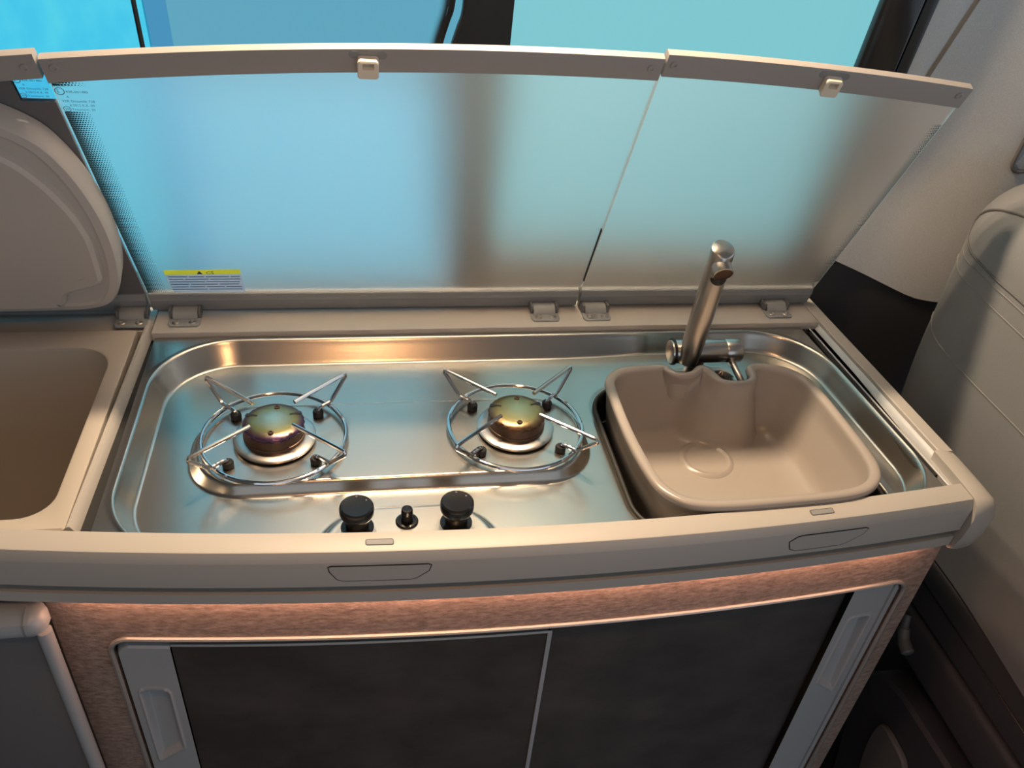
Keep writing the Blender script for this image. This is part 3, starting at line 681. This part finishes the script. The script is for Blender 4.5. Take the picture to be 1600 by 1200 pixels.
# dark slot gap between the lids
B(LA).prism([(.3066, .058), (.3079, .058), (.3092, .165), (.3080, .165)], -.004, .0005).build('edge_buffer', 'rubber', small)
# printed frit dots along the outer edges
M_['fritL'] = dots('lid_frit_dots', (.02, .05, .06), 1, 0, .62, .050, 0)
uvgrid(lambda u, v, t: LA(xeb(0, v)+.0012+u, v, -.0026), lin(0, .024, 8), lin(.036, .335, 30), 'frit_dots', 'fritL', big, lambda u: u/.0026, lambda v: v/.0026)
uvgrid(lambda u, v, t: LA(xeb(0, v)+.0012+u, v, -.0026), lin(0, .030, 8), lin(.366, .3735, 3), 'frit_dots', 'fritL', big, lambda u: u/.0030, lambda v: v/.0026)
M_['fritR'] = dots('lid_frit_dots_fine', (.05, .10, .11), 1, 0, .46, .06, 0)
uvgrid(lambda u, v, t: LA(xes(1, v)-.0012-u, v, -.0026), lin(0, .013, 8), lin(.05, .350, 30), 'frit_dots', 'fritR', small, lambda u: u/.0022, lambda v: v/.0026)
# approval print and warning label on the wide lid
def onlid(x0, s0): return lambda u, v: LA(x0+u, s0+v, -.0024)
def approval(x0, s0, parent, fn):
    k = .0052
    text('approval_print', 'E', k, 'inkpale', parent, fn(x0+.0015, s0-.0015)); text('approval_print', '43R-001480', k*.8, 'inkpale', parent, fn(x0+.0095, s0-.0015))
    text('approval_print', 'A', k*.7, 'inkpale', parent, fn(x0+.0085, s0-.0075)); text('approval_print', 'VER Dmumlik 728', k*.78, 'inkpale', parent, fn(x0+.003, s0-.0130))
    text('approval_print', '6.2012 K.K. 00', k*.75, 'inkpale', parent, fn(x0+.0085, s0-.0180)); text('approval_print', 'Tvoumarin. 20', k*.72, 'inkpale', parent, fn(x0+.0092, s0-.0232))
    ring = lambda cu, cv, r: B(lambda a, c_, d: fn(x0, s0)(a, c_)).rings([[(cu+rr*cos(2*pi*i/20), cv+rr*sin(2*pi*i/20), 0) for i in range(20)] for rr in (r, r*.82)]).build('approval_print', 'inkpale', parent)
    ring(.0042, .0003, .0046); ring(.0050, -.0215, .0036)
    text('approval_print', 'W', .0042, 'inkpale', parent, fn(x0+.0030, s0-.0230))
approval(-.2905, .3600, big, onlid)
lbl = B(LA).add([(-.2475, .0735, -.0026), (-.1535, .0750, -.0026), (-.1530, .0370, -.0026), (-.2430, .0370, -.0026)], [(0, 1, 2, 3)]).build('warning_label', 'label', big)
B(LA).add([(-.2480, .0825, -.0024), (-.1540, .0840, -.0024), (-.1536, .0745, -.0024), (-.2472, .0730, -.0024)], [(0, 1, 2, 3)]).build('label_yellow_band', 'yellow', lbl)
B(LA).prism([(-.2080, .0752), (-.2010, .0752), (-.2045, .0815)], -.0021, -.0017).build('label_triangle', 'ink', lbl)
text('label_print', 'CS', .0085, 'ink', lbl, lambda u, v: LA(-.1965+u, .0752+v, -.0015))
random.seed(4)
for i in range(6):
    s0 = .0690 - i*.0052; x = -.2440
    segs = []
    while x < -.160:
        l = random.uniform(.015, .05); segs.append((x, min(x+l, -.156))); x += l + .002
    for a, c_ in segs:
        B(LA).prism([(a, s0), (c_, s0), (c_, s0+.0012), (a, s0+.0012)], -.0022, -.0018).build('label_line', 'inkpale', lbl)

# ================================================================== COOL BOX and its lid
cool = thing('cool_box', (-.44, .79, -.33), 'open taupe plastic cool box with a pale rim beside the hob', 'cool box')
op = rrect(-.64, -.3085, .6405, .9380, (.045, .03, .03, .032), 8)
orim = [( -.2845 if abs(x+.3085) < .0325 and False else x, y) for x, y in rrect(-.72, -.2890, .6215, .9765, .003, 8)]
b = B(); b.rings([[(x, y, -.02) for x, y in orim], [(x, y, -.002) for x, y in orim], [(x, y, -.0004) for x, y in offset(orim, .0015)], [(x, y, -.0004) for x, y in offset(op, -.003)], [(x, y, -.002) for x, y in offset(op, -.0006)], [(x, y, -.006) for x, y in op]])
b.build('rim', 'tub', cool)
b = B(); b.rings([[(x, y, -.0055) for x, y in op], [(x, y, -.15) for x, y in offset(op, .006)], [(x, y, -.26) for x, y in offset(op, .011)], [(x, y, -.275) for x, y in offset(op, .02)]], cap1=True)
b.build('tub', 'tub', cool)
b = B(); b.tube(catmull_open([(-.40, .68, -.125), (-.385, .672, -.10), (-.372, .668, -.088), (-.352, .664, -.086), (-.345, .662, -.098)], 5), .004, 8); b.build('moulded_rib', 'tub', cool)

fl_, xef, pnf, esf = lid('insulated_lid', 'raised grey cool box lid with a thick moulded inner liner', LA, -.70, -.2785, -.70, -.2965, .006, 'frame_dark', 'lid_panel')
screw(LA, -.3080, .3890, .0008, fl_, 'strip'); hinge(-.2985, fl_)
# the moulded liner: stepped soft cushion standing proud of the lid
lo = [(-.70, .360), (-.45, .358), (-.37, .353), (-.3436, .343), (-.3160, .321), (-.3010, .294), (-.2910, .262), (-.2845, .225), (-.2820, .190), (-.2830, .150), (-.2880, .112), (-.2970, .080), (-.3130, .052), (-.3380, .0405), (-.3700, .0375), (-.45, .036), (-.70, .036)]
lc = catmull_open(lo, 5)
b = B(LA); lsm = lambda p, d, it: notch_smooth(p, d, it)
ring0 = lc
b.rings([[(x, s, -.002) for x, s in lc], [(x, s, .022) for x, s in lc], [(x, s, .027) for x, s in offset(lc, .003)], [(x, s, .0285) for x, s in offset(lc, .012)], [(x, s, .027) for x, s in offset(lc, .0145)], [(x, s, .0265) for x, s in offset(lc, .017)]], cap1=True)
ln = b.build('liner', 'liner', fl_)
li = catmull_open([(-.70, .330), (-.45, .330), (-.385, .326), (-.348, .308), (-.324, .275), (-.3075, .232), (-.3005, .190), (-.3020, .150), (-.3050, .118), (-.3080, .106), (-.3170, .098), (-.340, .089), (-.352, .083), (-.3575, .074), (-.361, .063), (-.367, .056), (-.38, .053), (-.45, .052), (-.70, .052)], 5)
b = B(LA); b.rings([[(x, s, .022) for x, s in li], [(x, s, .034) for x, s in offset(li, .0015)], [(x, s, .0375) for x, s in offset(li, .006)], [(x, s, .037) for x, s in offset(li, .02)]], cap1=True); b.build('liner_pad', 'liner', ln)
# blue label on the lid panel beside the wide lid
b = B(LA).prism([(-.3283, .385), (-.2960, .385), (-.2945, .3465), (-.3255, .3465)], -.0078, -.0032); cl_ = b.build('approval_window', tinted('clear_label_glass', (.90, .95, 1.)), fl_); lab(cl_, 'small clear corner of the lid with dark approval print')
approval(-.3245, .3735, cl_, lambda x0, s0: (lambda u, v: LA(-.3245 + (x0+.3245+u)*.88, .3735 + (s0-.3735+v)*.85, -.0008)))

# ================================================================== FOLDED TABLE at the left of the cabinet
tb = thing('folded_table', (-.50, .605, ZB), 'slate grey folded table panel with a rounded grey top rail beside the cabinet', 'table')
TYf = .588
B().box(-.80, -.3265, TYf, TYf+.02, ZB+.05, -.112, .002).build('table_panel', 'tablegrey', tb)
b = B(); b.tube([(-.3215, TYf-.001, z) for z in lin(ZB+.02, -.105, 8)], .0075, 14); b.build('edge_tube', 'handle', tb)
b = B(); b.rings([[(x, TYf+y, z) for y, z in ((.02, -.112), (-.002, -.1125), (-.0085, -.104), (-.0105, -.096), (-.0085, -.087), (-.002, -.0815), (.008, -.0805), (.02, -.083))] for x in (-.80, -.332)] + [[(-.332 + .016*sin(q), TYf + .006 + (y-.006)*cos(q), -.096 + (z+.096)*cos(q)) for y, z in ((.02, -.112), (-.002, -.1125), (-.0085, -.104), (-.0105, -.096), (-.0085, -.087), (-.002, -.0815), (.008, -.0805), (.02, -.083))] for q in (.35, .7, 1.0, 1.3, 1.5)], cap0=True, cap1=True); b.build('top_rail', 'handle', tb)
for x in (-.3350, -.3960):
    b = B(); b.rings([[(x+dx, TYf+y*1.06, -.096+(z+.096)*1.06) for y, z in ((.008, -.112), (-.002, -.1125), (-.0085, -.104), (-.0105, -.096), (-.0085, -.087), (-.002, -.0815), (.008, -.0805))] for dx in (-.001, .001)], cap0=True, cap1=True); b.build('rail_joint', 'trim', tb)
B().box(-.80, -.318, .62, .64, ZB, -.03).build('recess_back', 'void', tb)

# ================================================================== FRONT SEAT at the right
seat = thing('van_seat', (1.0, .55, ZB), 'grey vinyl van seat with stitched backrest beside the worktop', 'seat')
SX = .80
def seatx(y, z):
    d = -sdf(y, z, -.30, .962, -.60, .262, .095); t = 1 - min(max(d, 0)/.085, 1)
    return SX - .02*ss(.7, .4, y) + .02*ss(0, -.3, z) + .085*(1 - sqrt(max(0, 1-t*t)))
def seat_ring(k): return [(y, max(z, -.25)) for y, z in dens(rrect(.05, .962-k, -.60, .262-k, max(.095-k, .012), 10), .03)]
rs = []; r0 = rrect(.05, .962, -.262, .262, .095, 10); r0 = dens(r0, .02)
def inset_pt(p, k):
    cy_, cz_ = .50, .0; f_ = (1-k); return (cy_+(p[0]-cy_)*f_, cz_+(p[1]-cz_)*f_)
rs = [[(seatx(*p) + .16, *p) for p in r0]]
for k in (0, .004, .012, .024, .04, .065, .10, .15, .22, .32, .45, .6, .8, .97):
    q = [inset_pt(p, k) for p in r0]; rs.append([(seatx(*p), *p) for p in q])
b = B(); b.rings(rs, cap0=True, cap1=True); b.build('backrest', 'seat', seat, ang=60)
def seam(pts, name='seam', r=.0010, mat='thread'):
    p = catmull_open(pts, 6); b = B(); b.tube([(seatx(y, z) - .0002, y, z) for y, z in p], r, 6); b.build(name, mat, seat)
seam([(.40, .205), (.60, .222), (.80, .228), (.865, .224), (.910, .207), (.927, .182), (.908, .160), (.84, .149), (.774, .146), (.60, .135), (.40, .12)], r=.0018, mat='frame_dark', name='piping')
seam([(.915, .148), (.90, .143), (.836, .139), (.768, .136), (.60, .125), (.40, .11)])
seam([(.935, .130), (.90, .122), (.861, .118), (.817, .115), (.751, .112), (.60, .105), (.40, .09)])
seam([(.935, .036), (.90, .025), (.851, .017), (.787, .014), (.683, .013), (.55, .010), (.40, .005)])
# side cover, cushion flank and plinth
def flank(z0, z1, x, y0, y1, name, mat, bev=.008):
    return B().box(x, x+.35, y0, y1, z0, z1, bev, 3).build(name, mat, seat)
flank(-.36, -.265, .818, .25, .86, 'side_cover', 'seatside')
flank(-.445, -.366, .815, .25, .80, 'cushion_flank', 'seatside', .012)
flank(-.893, -.45, .885, .25, .80, 'plinth', 'seatside')
b = B(); b.tube([(.8172, y, z) for y, z in ((.80, -.305), (.6, -.31), (.45, -.315), (.3, -.32))], .0012, 6); b.build('seam', 'black', seat)
B().prism(catmull([(.725, -.57), (.705, -.505), (.655, -.478), (.58, -.470), (.40, -.465), (.36, -.50), (.36, -.86), (.40, -.893), (.58, -.893), (.66, -.85), (.70, -.70)], 4), .80, .87, axis='x', bev=.006).build('base_cover', 'seatnavy', seat)
B().prism(catmull([(.640, -.548), (.600, -.540), (.568, -.550), (.575, -.590), (.605, -.650), (.622, -.672), (.636, -.655), (.645, -.600)], 4), .790, .801, axis='x', bev=.003).build('release_plate', 'frame_dark', seat)
b = B(); b.tube(catmull_open([(.812, .712, -.372), (.806, .702, -.385), (.802, .688, -.400), (.801, .668, -.407)], 5), [.006]*6 + [.009]*5 + [.010]*4 + [.007], 12); b.build('recline_lever', 'frame_dark', seat)
